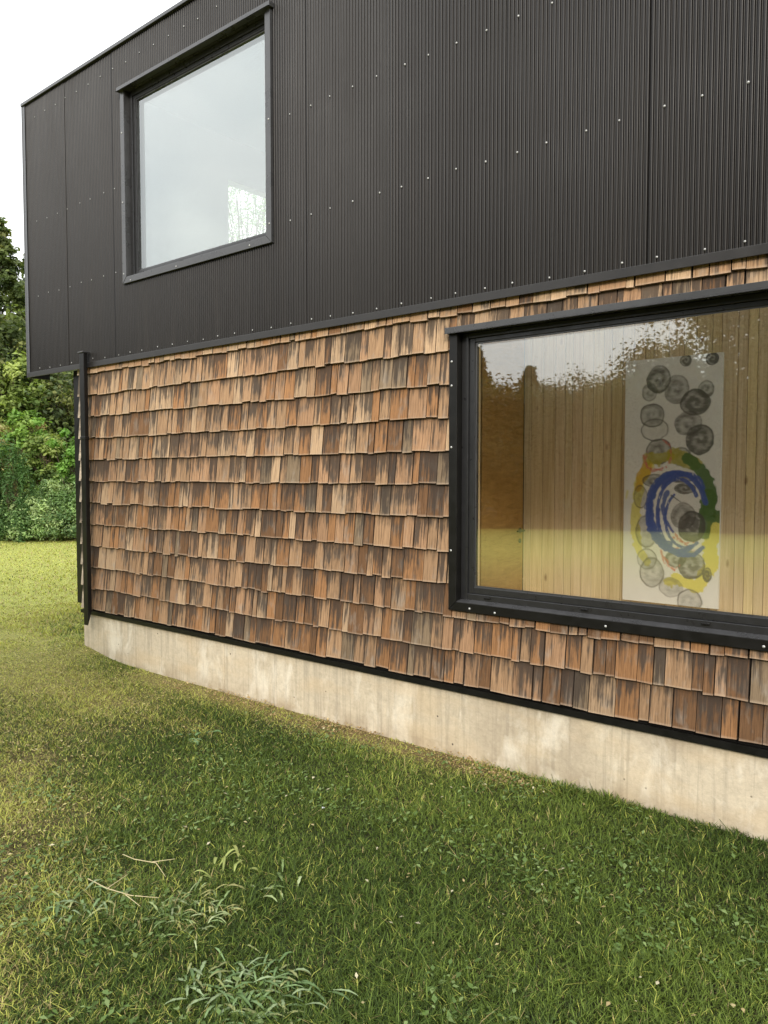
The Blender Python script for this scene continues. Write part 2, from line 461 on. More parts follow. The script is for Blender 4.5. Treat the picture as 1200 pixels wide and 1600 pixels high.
# shingle courses
def shingle_tone(row, x):
    low = 1 - row / 11.0
    r = random.random()
    tan = (.48, .32, .19); pale = (.60, .44, .285); orange = (.41, .225, .105); grey = (.31, .24, .16); brown = (.24, .135, .068)
    pink = (.48, .305, .18)
    rightlow = min(1, max(0, (x - 3.6) / 2)) * low
    w = [.36 + .05 * (1 - low), .25 * (1 - low * .7), .07 + .38 * low, .08, .05 + .22 * low + .55 * rightlow, .18]
    c = random.choices((tan, pale, orange, grey, brown, pink), w)[0]
    k = random.uniform(.82, 1.12) * (1 - .12 * low)
    return tuple(v * k for v in c)
def shingle(mb, x0, x1, zb, zt, z_full, row, yo=0.0, side=False):
    """one tapered shingle; zb..zt visible range, z_full the bottom of the uncut shingle"""
    H = .198
    def yy(z, back=0):            # front surface recedes as it rises
        f = (z - z_full) / (H + .03)
        return .004 + .026 * f + yo
    w = x1 - x0
    tw = random.uniform(-.0022, .0022)
    b0, b1 = random.uniform(-.003, .003), random.uniform(-.003, .003)
    if zb > z_full + .02: b0 = b1 = 0
    ys = .0365
    tn = shingle_tone(row, x0)
    n = 3
    vs = []; uv = []
    u0 = random.uniform(0, 40)
    cup = random.uniform(-.0018, .0018)
    for i in range(n + 1):
        s = i / n
        xx = x0 + w * s
        c = cup * math.sin(math.pi * s) + tw * (s - .5)
        zbb = zb + b0 * (1 - s) + b1 * s
        for (z, y) in ((zbb, yy(zbb) + c), (zt, yy(zt) + c * .4), (zbb, ys), (zt, ys)):
            vs.append((xx, y, z)); uv.append((u0 + w * s, (z - z_full) / H))
    fs = []
    for i in range(n):
        a = i * 4; b = a + 4
        fs += [(a, b, b + 1, a + 1), (a + 2, b + 2, b, a)]
    fs += [(2, 0, 1, 3), (n * 4, n * 4 + 2, n * 4 + 3, n * 4 + 1)]
    if side:
        tn = (.62, .55, .46)
    if side:    # laid on the wall facing -x
        vs = [(-.118 - (.036 - p[1]) * 1.6, p[0], p[2]) for p in vs]
    lum = sum(tn) / 3
    tn = tuple(v * h_ * (.80 - .08 * (1 - row / 11)) for v, h_ in zip(tn, (1.03, .97, .93))) + (random.choice((random.uniform(.0, .35), random.uniform(.3, .7), random.uniform(.6, 1.0))),)
    cols = [tn] * len(vs)
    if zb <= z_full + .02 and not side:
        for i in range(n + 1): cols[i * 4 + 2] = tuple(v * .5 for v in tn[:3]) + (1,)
    # side edges darkened, the shade of the gaps put into the colour
    fs = fs[:-2]
    dk = tuple(v * .42 for v in tn[:3]) + (1,)
    for grp in ((2, 0, 1, 3), (n * 4, n * 4 + 2, n * 4 + 3, n * 4 + 1)):
        b = len(vs); vs += [vs[i] for i in grp]; uv += [uv[i] for i in grp]; cols += [dk if not side else tn] * 4
        fs.append((b, b + 1, b + 2, b + 3))
    mb.add(vs, fs, cols, uv)
def course(mb, row, xa, xb, side=False):
    z0 = .455 + .198 * row
    x = xa
    sag = random.uniform(-.004, .004)
    while x < xb - .02:
        w = random.choice((.05, .06, .07, .08, .088, .095, .105, .115, .125, .15)) * random.uniform(.9, 1.1)
        w = min(w, xb - x)
        if xb - x - w < .04: w = xb - x
        zb = z0 + random.uniform(-.0065, .0065) + sag * math.sin(x * 1.7 + row)
        if random.random() < .06: zb -= random.uniform(.004, .009)
        zt = min(z0 + .198 + .02, 2.712)
        if z0 > 2.62: zt = 2.712
        x1 = x + w - random.choice((.003, .0045, .0065, .010))
        segs = [(x, x1, zb, zt)]
        if not side:
            if z0 < LZ1 + .012 and zt > LZ0 and x1 > LX0 + .03 and x < LX1 - .03:
                segs = []
                if x < LX0 + .03: segs.append((x, LX0 + .03, zb, zt))
                xm = max(x, LX0 + .031)
                if zb < LZ0 + .02: segs.append((xm, x1, zb, LZ0 + .02))
                if zt > LZ1: segs.append((xm, x1, max(zb, LZ1 - .002), zt))
        for (a, b, c, d) in segs:
            if d - c > .008: shingle(mb, a, b, c, d, zb, row, 0, side)
        x += w
m = MB()
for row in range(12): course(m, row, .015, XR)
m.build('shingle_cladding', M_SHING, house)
m = MB()
for row in range(12): course(m, row, .036, 3.2, side=True)
m.build('side_shingle_cladding', M_SHING, house)

# corner trim and downpipe at the left corner
m = MB(); m.box(-.325, -.20, .085, .115, .466, 2.70); m.build('corner_board', M_BLACK, house, bevel=.003)
m = MB()
px0, px1, py0, py1 = .070, .145, -.074, -.034
vs = [(px0, py0, .318), (px1, py0, .318), (px1, py1, .45), (px0, py1, .45), (px0, py0, 2.805), (px1, py0, 2.805), (px1, py1, 2.805), (px0, py1, 2.805)]
m.add(vs, [(0, 3, 2, 1), (4, 5, 6, 7), (0, 1, 5, 4), (1, 2, 6, 5), (2, 3, 7, 6), (3, 0, 4, 7)])
m.box(px0 - .004, px1 + .004, py0 - .004, py1 + .004, 2.02, 2.05)
dp = m.build('downpipe', M_BLACK, house, bevel=.004)
m = MB(); m.box(px0 - .012, px1 + .006, py0 - .010, -.012, 2.806, 2.818)
m.build('pipe_cap', M_FLASH, dp, bevel=.003)

# corrugated metal cladding in vertical panels
UX0, UX1, UZ0, UZ1 = .71, 2.58, 3.337, 4.972
PITCHC = .025
def corrugated(mb, xa, xb, z0, z1, yo):
    n = max(2, int(round((xb - xa) / PITCHC * 12)))
    vs = []
    for i in range(n + 1):
        x = xa + (xb - xa) * i / n
        ph = (x / PITCHC) % 1.0
        y = .011 * (math.cos(math.pi * ph) ** 2) ** 2.6
        vs += [(x, y + yo, z0), (x, y + yo, z1)]
    mb.add(vs, [(2 * i, 2 * i + 2, 2 * i + 3, 2 * i + 1) for i in range(n)])
seams = [-1.03, -.24, .545, 1.33, 2.115, 2.9, 3.689, 4.457, 5.248, 6.03, 6.82, 7.6, 8.38, XR]
# one screw, copied later
def screw_mesh(name='screw', r=.0065, h=.005):
    mb = MB()
    n = 10
    rings = [(r * 1.35, 0), (r * 1.35, .0015), (r, .0018), (r * .85, h * .75), (r * .35, h)]
    vs = []
    for rr, yy in rings:
        for k in range(n):
            a = 2 * math.pi * k / n
            vs.append((rr * math.cos(a), -yy, rr * math.sin(a)))
    fs = []
    for i in range(len(rings) - 1):
        for k in range(n):
            k2 = (k + 1) % n
            fs.append((i * n + k, i * n + k2, (i + 1) * n + k2, (i + 1) * n + k))
    fs.append(tuple((len(rings) - 1) * n + k for k in range(n)))
    mb.add(vs, fs)
    return mb
screw0 = screw_mesh().build('screw', M_SCREW, None, smooth=True)
screw_used = [False]
def put_screw(parent, x, y, z, s=1.0):
    o = screw0 if not screw_used[0] else screw0.copy()
    if screw_used[0]: COL.objects.link(o)
    screw_used[0] = True
    o.parent = parent; o.location = (x, y, z); o.scale = (s, s, s)
    return o
rows = [2.752, 3.462, 4.18, 5.186]
panels = []
for i in range(len(seams) - 1):
    xa, xb = seams[i] + (.0009 if i else 0), seams[i + 1] - .0009
    yo = .0022 * (i % 2)
    m = MB()
    segs = []
    first = None
    cuts = sorted({xa, xb} | {c for c in (UX0 + .03, UX1 - .03) if xa < c < xb})
    if len(cuts) == 2 and xa > UX0 and xb < UX1:              # wholly over the window: one sheet above, one below
        m2 = MB(); corrugated(m2, xa, xb, UZ1 - .03, ZT, yo)
        panels.append((xa, xb, m2.build('cladding_panel', M_CLAD, house, smooth=True), yo, UZ1 - .03, 9))
        corrugated(m, xa, xb, ZB, UZ0 + .03, yo)
        panels.append((xa, xb, m.build('cladding_panel', M_CLAD, house, smooth=True), yo, 0, UZ0 + .03))
        continue
    for a, b in zip(cuts[:-1], cuts[1:]):
        if a >= UX0 + .029 and b <= UX1 - .029:
            corrugated(m, a, b, ZB, UZ0 + .03, yo); corrugated(m, a, b, UZ1 - .03, ZT, yo)
        else: corrugated(m, a, b, ZB, ZT, yo)
    panels.append((xa, xb, m.build('cladding_panel', M_CLAD, house, smooth=True), yo, 0, 9))
for r, z in enumerate(rows):
    k = 0
    x = -.80
    while x < 6.3:
        if r == 3 and x > 2.2: break
        if r == 2 and x > 5.0: break
        inwin = UX0 - .06 < x < UX1 + .0 and UZ0 - .03 < z < UZ1 + .03
        if not inwin:
            xs = round((x + random.uniform(-.012, .012)) / PITCHC) * PITCHC
            for (xa, xb, p, yo, za, zb) in panels:
                if xa <= xs < xb and za < z < zb: put_screw(p, xs, yo - .001, z + random.uniform(-.006, .006), random.uniform(.60, .72))
        x += .197
# flashings on the upper volume
m = MB(); m.box(-1.034, XR, -.0135, .012, ZB - .030, ZB + .004)
m.box(-1.034, XR, -.018, -.0138, ZB - .036, ZB + .012)
m.build('base_flashing', M_EDGE, house, bevel=.002)
m = MB(); m.box(-1.045, XR, -.022, .25, ZT - .012, ZT + .018); m.build('roof_flashing', M_FLASH, house, bevel=.003)
m = MB(); m.box(-1.048, -1.028, -.012, .02, ZB - .030, ZT - .012); m.box(-1.030, -.985, -.010, -.006, ZB + .012, ZT - .012)
m.build('edge_flashing', M_FLASH, house, bevel=.002)
m = MB(); m.box(-1.047, -1.02, .02, .215, ZB - .036, ZT - .012)
m.build('screen_return', M_BLACK, house)

# windows
def build_window(x0, x1, z0, z1, y_out, fr, d, light, capx, screws):
    """flashing flange, reveal, frame, sill, drain caps, pane"""
    fw = .055
    m = MB()
    yo = y_out
    # mitred flange left, right, bottom
    def quadbox(a, b, c, e, y0, y1):
        vs = [(p[0], y0, p[1]) for p in (a, b, c, e)] + [(p[0], y1, p[1]) for p in (a, b, c, e)]
        m.add(vs, [(0, 1, 2, 3), (7, 6, 5, 4), (0, 4, 5, 1), (1, 5, 6, 2), (2, 6, 7, 3), (3, 7, 4, 0)])
    quadbox((x0, z0), (x0 + fw, z0 + fw), (x0 + fw, z1 - .02), (x0, z1 - .02), yo, .05)
    quadbox((x1 - fw, z0 + fw), (x1, z0), (x1, z1 - .02), (x1 - fw, z1 - .02), yo, .05)
    quadbox((x0 + .002, z0), (x1 - .002, z0), (x1 - fw - .001, z0 + fw - .002), (x0 + fw + .001, z0 + fw - .002), yo + .001, .05)
    w = m.build('window', M_FLASH if light else M_BLACK, house, bevel=.002)
    m = MB(); m.box(x0 - .018, x1 + .018, yo - .022, .05, z1 - .028, z1 + .004)
    vs = [(x0 - .018, yo - .0225, z1 - .028), (x1 + .018, yo - .0225, z1 - .028), (x1 + .018, yo - .0325, z1 - .032), (x0 - .018, yo - .0325, z1 - .032)]
    m.add(vs + [(p[0], p[1], p[2] - .002) for p in vs], [(0, 1, 2, 3), (7, 6, 5, 4), (2, 3, 7, 6), (0, 4, 7, 3), (1, 2, 6, 5), (0, 1, 5, 4)])
    m.build('head_flashing', M_FLASH, w, bevel=.002)
    fl, frr, fb, ft = fr
    a, b, c, e = x0 + fw, x1 - fw, z0 + fw - .002, z1 - .03
    m = MB()
    # outer frame with two steps
    for k, (s0, s1, dy) in enumerate(((0, .55, 0), (.55, 1, .012))):
        ya, yb = d + dy, d + .06
        m.box(a + fl * s0, a + fl * s1, ya, yb, c + fb * s0, e - ft * s0)
        m.box(b - frr * s1, b - frr * s0, ya, yb, c + fb * s0, e - ft * s0)
        m.box(a + fl * s1, b - frr * s1, ya + .001, yb, c + fb * s0, c + fb * s1)
        m.box(a + fl * s1, b - frr * s1, ya + .001, yb, e - ft * s1, e - ft * s0)
    m.build('frame', M_FRAME, w, bevel=.003)
    # reveal lining of the head and jambs
    m = MB()
    m.box(a - .012, b + .012, .05, .15, e + .001, e + .012); m.box(a - .012, a - .001, .05, .15, c, e); m.box(b + .001, b + .012, .05, .15, c, e)
    m.box(a, b, .0505, d + .004, e - .004, e - .001)
    m.build('reveal', M_BLACK, w)
    # sloping sill between flange and frame
    m = MB()
    vs = [(a, yo + .004, c + .001), (b, yo + .004, c + .001), (b, d + .006, c + .014), (a, d + .006, c + .014)]
    vs2 = [(p[0], p[1], c - .012) for p in vs]
    m.add(vs + vs2, [(0, 1, 2, 3), (7, 6, 5, 4), (0, 4, 5, 1), (1, 5, 6, 2), (2, 6, 7, 3), (3, 7, 4, 0)])
    m.build('sill', M_FLASH, w)
    ga, gb, gc, ge = a + fl, b - frr, c + fb, e - ft
    m = MB(); q = .009
    for (A, B, C, D) in ((ga, gb, gc, gc + q), (ga, gb, ge - q, ge), (ga, ga + q, gc + q, ge - q), (gb - q, gb, gc + q, ge - q)):
        m.box(A, B, d + .012 + .008, d + .024, C, D)
    m.build('glazing_bead', M_FLASH, w)
    m = MB(); m.box(ga - .01, gb + .01, d + .025, d + .049, gc - .01, ge + .01)
    m.build('pane', M_UGLASS if light else M_GLASS, w)
    for x in capx:
        mc = MB(); mc.box(x - .02, x + .02, d - .008, d + .002, c + fb * .30, c + fb * .30 + .012)
        mc.build('drain_cap', M_BLACK, w, bevel=.003)
    for (x, z) in screws: put_screw(w, x, yo - .0005, z, .8)
    return w
wl_ = build_window(LX0, LX1, LZ0, LZ1, -.012, (.082, .08, .088, .055), .04, False, (4.33, 4.93, 5.55, 6.5),
             [(LX0 + .018, z) for z in (2.36, 2.22, 1.86, 1.25)] + [(4.24, LZ0 + .022), (4.41, LZ0 + .016), (5.07, LZ0 + .022), (5.82, LZ0 + .022)])
wu_ = build_window(UX0, UX1, UZ0, UZ1, -.022, (.075, .035, .05, .07), .03, True, (.93, 1.47, 2.28),
             [(UX0 + .02, 4.6), (UX0 + .02, 4.02), (UX0 + .02, 3.42), (UX1 - .02, 4.19), (UX1 - .02, 3.47), (.83, UZ0 + .015), (1.47, UZ0 + .02), (2.35, UZ0 + .02)])
wl_['label'] = 'wide lower window in the shingles'
wu_['label'] = 'upper window in the black cladding'

# rear shell, floors, roof
m = MB(); m.box(-1.02, XR, .016, .03, ZB + .02, UZ0 + .02); m.box(-1.02, XR, .016, .03, UZ1 - .02, ZT - .02)
m.box(-1.02, UX0 + .03, .016, .03, UZ0 + .02, UZ1 - .02); m.box(UX1 - .03, XR, .016, .03, UZ0 + .02, UZ1 - .02)
m.build('cladding_backing', M_BACK, house)
MB().box(.43, 2.99, .195, 4.59, ZT - .24, ZT - .221).build('upper_ceiling', M_ROOM, house)
m = MB(); m.box(.2, 3.2, .19, YB, ZT - .22, ZT - .02); m.box(3.2, XR, 1.30, YB, ZT - .22, ZT - .02); m.box(3.2, XR, .19, .30, ZT - .22, ZT - .02)
m.build('roof', M_BACK, house)
m = MB(); m.box(3.2, XR, .30, 1.30, ZT - .05, ZT - .03); m.build('added_rooflight', M_CLEAR, house)  # unseen glazing, added to let more light into the lower room
m = MB(); m.box(.2, 3.08, .16, YB, 2.74, 2.98); m.box(3.08, XR, 2.57, YB, 2.74, 2.98); m.build('upper_floor', M_ROOM, house)  # left open over the lower room for the added light void
m = MB(); m.box(3.0, 3.08, .19, 4.6, 2.98, ZT - .22); m.build('upper_partition', M_ROOM, house)
m = MB(); m.box(3.09, XR, .165, .19, 2.6, ZT - .22); m.build('added_void_lining', M_WHITE, house)  # white face of the added void, unseen, bounces light down
m = MB(); m.box(.05, XR, .16, YB, .08, .2); m.build('ground_floor', M_FLOOR, house)
m = MB(); m.box(-.02, XR, YB, YB + .15, -.2, ZT - .02); m.build('rear_wall', M_BACK, house)
# upper side wall facing the covered terrace, with its own window opening
m = MB()
m.box(.30, .42, .20, 1.38, 2.98, ZT - .22); m.box(.30, .42, 2.75, YB, 2.98, ZT - .22)
m.box(.30, .42, 1.38, 2.75, 2.98, 3.35); m.box(.30, .42, 1.38, 2.75, 4.70, ZT - .22)
m.build('upper_side_wall', M_ROOM, house)
m = MB()
m.box(.42, XR, .05, .19, 2.98, UZ0 + .02); m.box(.42, XR, .05, .19, UZ1 - .02, ZT - .22)
m.box(.31, UX0 + .03, .05, .19, UZ0 + .02, UZ1 - .02); m.box(UX1 - .03, XR, .05, .19, UZ0 + .02, UZ1 - .02)
m.build('upper_lining', M_ROOM, house)
MB().box(.43, 3.0, 4.6, 4.7, 2.98, ZT - .22).build('upper_rear_lining', M_ROOM, house)
# pine lined room behind the lower window
def planks(name, along, fixed, a, b, z0, z1, thick, parent=house):
    mb = MB(); x = a
    while x < b - .01:
        w = min(random.choice((.07, .095, .095, .12)), b - x)
        k = random.uniform(.92, 1.06)
        col = (.80 * k, .67 * k * random.uniform(.97, 1.02), .45 * k * random.uniform(.9, 1.05))
        g = .0012; ch = .003
        prof = [(x + g, .006), (x + g + ch, 0), (x + w - g - ch, 0), (x + w - g, .006)]
        vs = []
        for (q, dep) in prof:
            for z in (z0, z1):
                vs.append((q, fixed + dep, z) if along == 'x' else (fixed - dep, q, z))
        fs = [(0, 2, 3, 1), (2, 4, 5, 3), (4, 6, 7, 5)]
        mb.add(vs, fs, col); x += w
    if along == 'x': mb.box(a, b, fixed + .011, fixed + thick, z0, z1, (.22, .14, .07))
    else: mb.box(fixed - thick, fixed - .011, a, b, z0, z1, (.22, .14, .07))
    return mb.build(name, M_PINE, parent)
planks('rear_lining', 'x', 2.5, 3.2, XR, .2, 5.12, .06)
planks('side_lining', 'y', 3.2, .165, 1.76, .2, 5.12, .06)
planks('door_head_lining', 'y', 3.2, 1.76, 2.5, 3.02, 5.12, .06)
door = MB().box(3.145, 3.205, 1.775, 2.488, .205, 3.0).build('interior_door', M_PLY, house, bevel=.003)
m = MB()
m.tube([(3.205, 2.43, 1.195), (3.25, 2.43, 1.195)], .009, 8); m.tube([(3.25, 2.435, 1.195), (3.25, 2.31, 1.195)], .009, 8)
m.tube([(3.205, 2.43, 1.195), (3.211, 2.43, 1.195)], .024, 14)
MB().tube([(3.205, 2.43, 1.10), (3.211, 2.43, 1.10)], .022, 14).build('lock', M_FRAME, door)
m.build('handle', M_FRAME, door, smooth=False)

# ------------------------------------------------------------------ painting on the pine wall
def make_painting():
    Wp, Hp = .765, 1.985
    nx, ny = 150, 390
    gx, gy = np.meshgrid(np.linspace(97, 660, nx), np.linspace(78, 1500, ny))   # sketch coordinates
    def seg_dist(pts):
        best = np.full(gx.shape, 1e9); par = np.zeros(gx.shape)
        for i in range(len(pts) - 1):
            ax, ay = pts[i]; bx, by = pts[i + 1]
            dx, dy = bx - ax, by - ay
            t = np.clip(((gx - ax) * dx + (gy - ay) * dy) / (dx * dx + dy * dy + 1e-9), 0, 1)
            d = np.hypot(gx - ax - t * dx, gy - ay - t * dy)
            k = d < best
            best = np.where(k, d, best); par = np.where(k, (i + t) / (len(pts) - 1), par)
        return best, par
    img = np.ones(gx.shape + (3,)) * np.array([.92, .93, .90])
    img *= (.96 + .06 * fbm(gx / 60, gy / 60, 2))[..., None]
    def lay(col, a):
        nonlocal img
        a = np.clip(a, 0, 1)[..., None]
        img = img * (1 - a) + np.array(col) * a
    def stroke(pts, w0, w1, col, alpha=1.0, seed=0, rag=.35, dry=0.0):
        d, p = seg_dist(pts)
        w = (w0 + (w1 - w0) * p) * (1 - rag + 2 * rag * fbm(gx / 22, gy / 22, seed))
        a = np.clip((w - d) / 4 + .5, 0, 1)
        if dry: a = a * np.clip((fbm(gx / 9, gy / 26, seed + 3) - dry) * 6 + .5, 0, 1)
        lay(col, a * alpha)
    def ring(cx, cy, rx, ry, fill, edge, seed, col=(.10, .095, .085)):
        ang = np.arctan2(gy - cy, gx - cx)
        wob = 1 + .10 * (fbm(np.cos(ang) * 1.6 + seed * 3.1, np.sin(ang) * 1.6 + seed, seed) - .5) * 2
        r = np.hypot((gx - cx) / rx, (gy - cy) / ry) / wob
        inside = np.clip((1 - r) * rx / 4 + .5, 0, 1)
        tex = .55 + .9 * fbm(gx / 26 + seed, gy / 12, seed + 5)
        swirl = .88 + .22 * np.sin(r * 9 + ang * 1.0 + seed)
        lay(col, inside * np.clip(fill * 1.45 * tex * swirl, 0, .88))
        e = np.exp(-((r - .94) / .06) ** 2) * (.45 + .9 * fbm(ang * 1.3 + seed, r * 0 + seed, seed + 9))
        lay(col, e * edge)
    Y = (.86, .78, .06); OR = (.78, .48, .04); GR = (.10, .20, .055); BL = (.085, .14, .46); RD = (.72, .20, .15); OL = (.50, .45, .04)
    # yellow and orange washes
    stroke([(250, 700), (195, 790), (180, 900), (168, 1050), (190, 1180), (250, 1270)], 36, 22, Y, .75, 3, .5)
    stroke([(238, 705), (200, 770), (185, 830)], 36, 22, OR, .85, 4, .4)
    stroke([(640, 1010), (608, 1140), (618, 1260), (540, 1385), (430, 1350), (380, 1370)], 44, 30, Y, .85, 5, .45)
    stroke([(120, 850), (112, 890)], 8, 5, Y, .5, 6)
    for i, c in enumerate([(455, 105, 34, 34, .6, .5), (603, 108, 36, 36, .75, .6), (245, 270, 46, 52, .35, .35), (300, 200, 72, 82, .55, .35),
              (405, 265, 74, 82, .42, .15), (572, 275, 46, 50, .45, .3), (512, 345, 84, 76, .62, .45), (265, 405, 74, 70, .38, .8),
              (280, 490, 82, 66, .12, .8), (475, 460, 80, 70, .42, .2), (543, 553, 80, 84, .62, .5), (307, 617, 76, 74, .48, .6),
              (440, 650, 58, 56, .4, .4), (285, 785, 75, 40, .5, .2), (200, 880, 42, 68, .25, .6), (240, 1080, 66, 95, .3, .55),
              (465, 828, 62, 32, .6, .3), (435, 770, 85, 26, .5, .2), (245, 1245, 62, 62, .2, .6), (275, 1320, 74, 88, .3, .7),
              (390, 1400, 72, 58, .3, .2), (415, 1235, 60, 48, .5, .3), (508, 1265, 78, 80, .6, .4), (597, 1312, 26, 42, .65, .4),
              (500, 1472, 72, 70, .3, .75)]):
        ring(*c, i + 1)
    stroke([(250, 655), (310, 660), (370, 640)], 38, 30, OL, .75, 7, .5)
    stroke([(400, 640), (450, 660), (520, 690)], 46, 36, OL, .8, 8, .4)
    stroke([(470, 660), (540, 710), (590, 790), (610, 880), (590, 970), (650, 985)], 30, 40, GR, .95, 9, .45)
    stroke([(600, 880), (590, 1000), (575, 1080)], 46, 34, GR, .92, 10, .35)
    # red scratches
    for k, pts in enumerate([[(235, 610), (225, 680), (270, 730), (360, 705), (385, 640), (370, 580), (330, 550)], [(215, 640), (240, 710), (330, 725)],
                [(330, 1190), (350, 1260), (430, 1310)], [(350, 1230), (410, 1300), (440, 1270)], [(390, 1070), (450, 1130), (520, 1180)],
                [(400, 1110), (470, 1140), (540, 1130)], [(320, 1160), (370, 1185), (430, 1170)]]):
        stroke(pts, 7, 5, RD, .75, 11 + k, .8, .42)
    ring(455, 985, 72, 78, .42, .3, 61); ring(505, 1045, 78, 86, .72, .6, 62)
    # blue loops
    def ell(cx, cy, rx, ry, t0, t1, n=26, rot=0):
        return [(cx + rx * math.cos(t) * math.cos(rot) - ry * math.sin(t) * math.sin(rot), cy + rx * math.cos(t) * math.sin(rot) + ry * math.sin(t) * math.cos(rot))
                for t in np.linspace(math.radians(t0), math.radians(t1), n)]
    stroke(ell(420, 965, 165, 225, 60, 345, 40), 15, 15, BL, .97, 22, .3)
    stroke(ell(405, 955, 150, 212, 105, 270, 30), 32, 20, BL, .97, 23, .35, .26)
    stroke(ell(425, 960, 120, 185, 150, 330, 30), 9, 11, BL, .95, 31, .4, .24)
    stroke(ell(440, 990, 132, 200, 62, 190, 30), 11, 13, BL, .95, 24, .4, .24)
    stroke(ell(470, 1000, 118, 165, 55, 235, 30), 9, 8, BL, .95, 32, .4, .24)
    stroke(ell(450, 830, 112, 84, 185, 355, 20), 15, 17, BL, .95, 26, .35, .24)
    stroke([(360, 850), (335, 930), (350, 1010), (400, 1080)], 14, 8, BL, .9, 27, .5)
    stroke([(300, 1110), (340, 1160), (430, 1205), (520, 1205), (570, 1160)], 20, 12, BL, .95, 25, .3)
    stroke([(385, 870), (440, 905)], 5, 2, (.1, .1, .12), .8, 28)
    # grid as real mesh, front face towards -y
    X = (gx - 97) / 563 * Wp; Z = Hp * (1 - (gy - 78) / 1422)
    relief = -.0006 * fbm(gx / 8, gy / 8, 12)
    V = np.stack([X, relief, Z], -1).reshape(-1, 3)
    i = np.arange(ny - 1)[:, None]; j = np.arange(nx - 1)[None, :]
    Fq = np.stack([i * nx + j, (i + 1) * nx + j, (i + 1) * nx + j + 1, i * nx + j + 1], -1).reshape(-1, 4)
    root = empty('painting', (4.165, 2.462, .655))
    tag(root, 'tall abstract canvas of grey rings and blue, yellow and green loops on the pine wall', 'painting')
    np_mesh('painted_face', V, Fq, img.reshape(-1, 3), M_PAINT, root, True)
    MB().box(0, Wp, .001, .033, 0, Hp, (.72, .72, .69)).build('canvas', M_PAINT, root)
make_painting()

# ------------------------------------------------------------------ grass
def in_view(x, y, pad=.12):
    dx, dy = x - CAM.x, y - CAM.y
    z = dx * FH.x + dy * FH.y; r = dx * RIGHT.x + dy * RIGHT.y
    return (z > 1.2) & (np.abs(r) < z * (.5 + pad) + .5)
def outside_house(x, y):
    return (y < .03) | (x < -.14)
def blades(n, dmin, dmax, power, hgt, wid, seed):
    g = np.random.default_rng(seed)
    u = g.random(n)
    e = 2 - power
    d = (dmin ** e + u * (dmax ** e - dmin ** e)) ** (1 / e)
    a = g.uniform(-.62, .62, n)
    x = CAM.x + d * (FH.x * np.cos(a) + RIGHT.x * np.sin(a)); y = CAM.y + d * (FH.y * np.cos(a) + RIGHT.y * np.sin(a))
    k = in_view(x, y) & outside_house(x, y) & (np.hypot(x - LC[0], y - LC[1]) < R0 - .05)
    x, y, d = x[k], y[k], d[k]; n = len(x)
    dry = dry_and_glare(x, y)  # dry straw plus the painted-in pane reflection
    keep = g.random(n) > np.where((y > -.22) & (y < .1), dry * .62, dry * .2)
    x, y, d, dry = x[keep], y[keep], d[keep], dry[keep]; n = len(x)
    clump = fbm(x * 3.2, y * 3.2, 77)
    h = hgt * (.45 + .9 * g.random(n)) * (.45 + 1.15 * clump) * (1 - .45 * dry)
    h *= 1 + .7 * np.exp(-np.clip(-y, 0, 9) / .1) * (x > 4.3)
    w = wid * (.6 + .8 * g.random(n)) * (1 + .06 * d)
    az = g.uniform(0, 2 * np.pi, n)
    lean = h * (.3 + 1.7 * g.random(n) ** 1.3 + .5 * dry)
    fx, fy = np.cos(az), np.sin(az); sx, sy = -fy, fx
    z0 = lawn_z(x, y) - .004
    V = np.zeros((n, 5, 3))
    for i, (t, ww) in enumerate(((0, 1), (0, -1), (.5, .8), (.5, -.8), (1, 0))):
        V[:, i, 0] = x + sx * w * ww * .5 + fx * lean * t ** 1.8
        V[:, i, 1] = y + sy * w * ww * .5 + fy * lean * t ** 1.8
        V[:, i, 2] = z0 + h * (t if t < .9 else .92)
    r1, r2 = g.random(n), g.random(n)
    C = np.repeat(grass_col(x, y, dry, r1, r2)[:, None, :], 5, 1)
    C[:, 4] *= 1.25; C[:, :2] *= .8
    T = np.array([[0, 1, 3], [0, 3, 2], [2, 3, 4]])
    Fq = (np.arange(n)[:, None, None] * 5 + T[None]).reshape(-1, 3)
    return V.reshape(-1, 3), Fq, C.reshape(-1, 3)
def merge(parts):
    V = []; Fq = []; C = []; b = 0
    for v, f, c in parts:
        V.append(v); Fq.append(f + b); C.append(c); b += len(v)
    return np.concatenate(V), np.concatenate(Fq), np.concatenate(C)
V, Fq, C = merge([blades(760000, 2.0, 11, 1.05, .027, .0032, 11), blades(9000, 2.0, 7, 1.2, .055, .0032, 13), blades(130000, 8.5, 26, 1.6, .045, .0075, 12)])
tag(np_mesh('grass', V, Fq, C, M_GRASS), 'short mown lawn grass, green with yellow dry patches and a painted-in pane reflection', 'grass', kind='stuff')

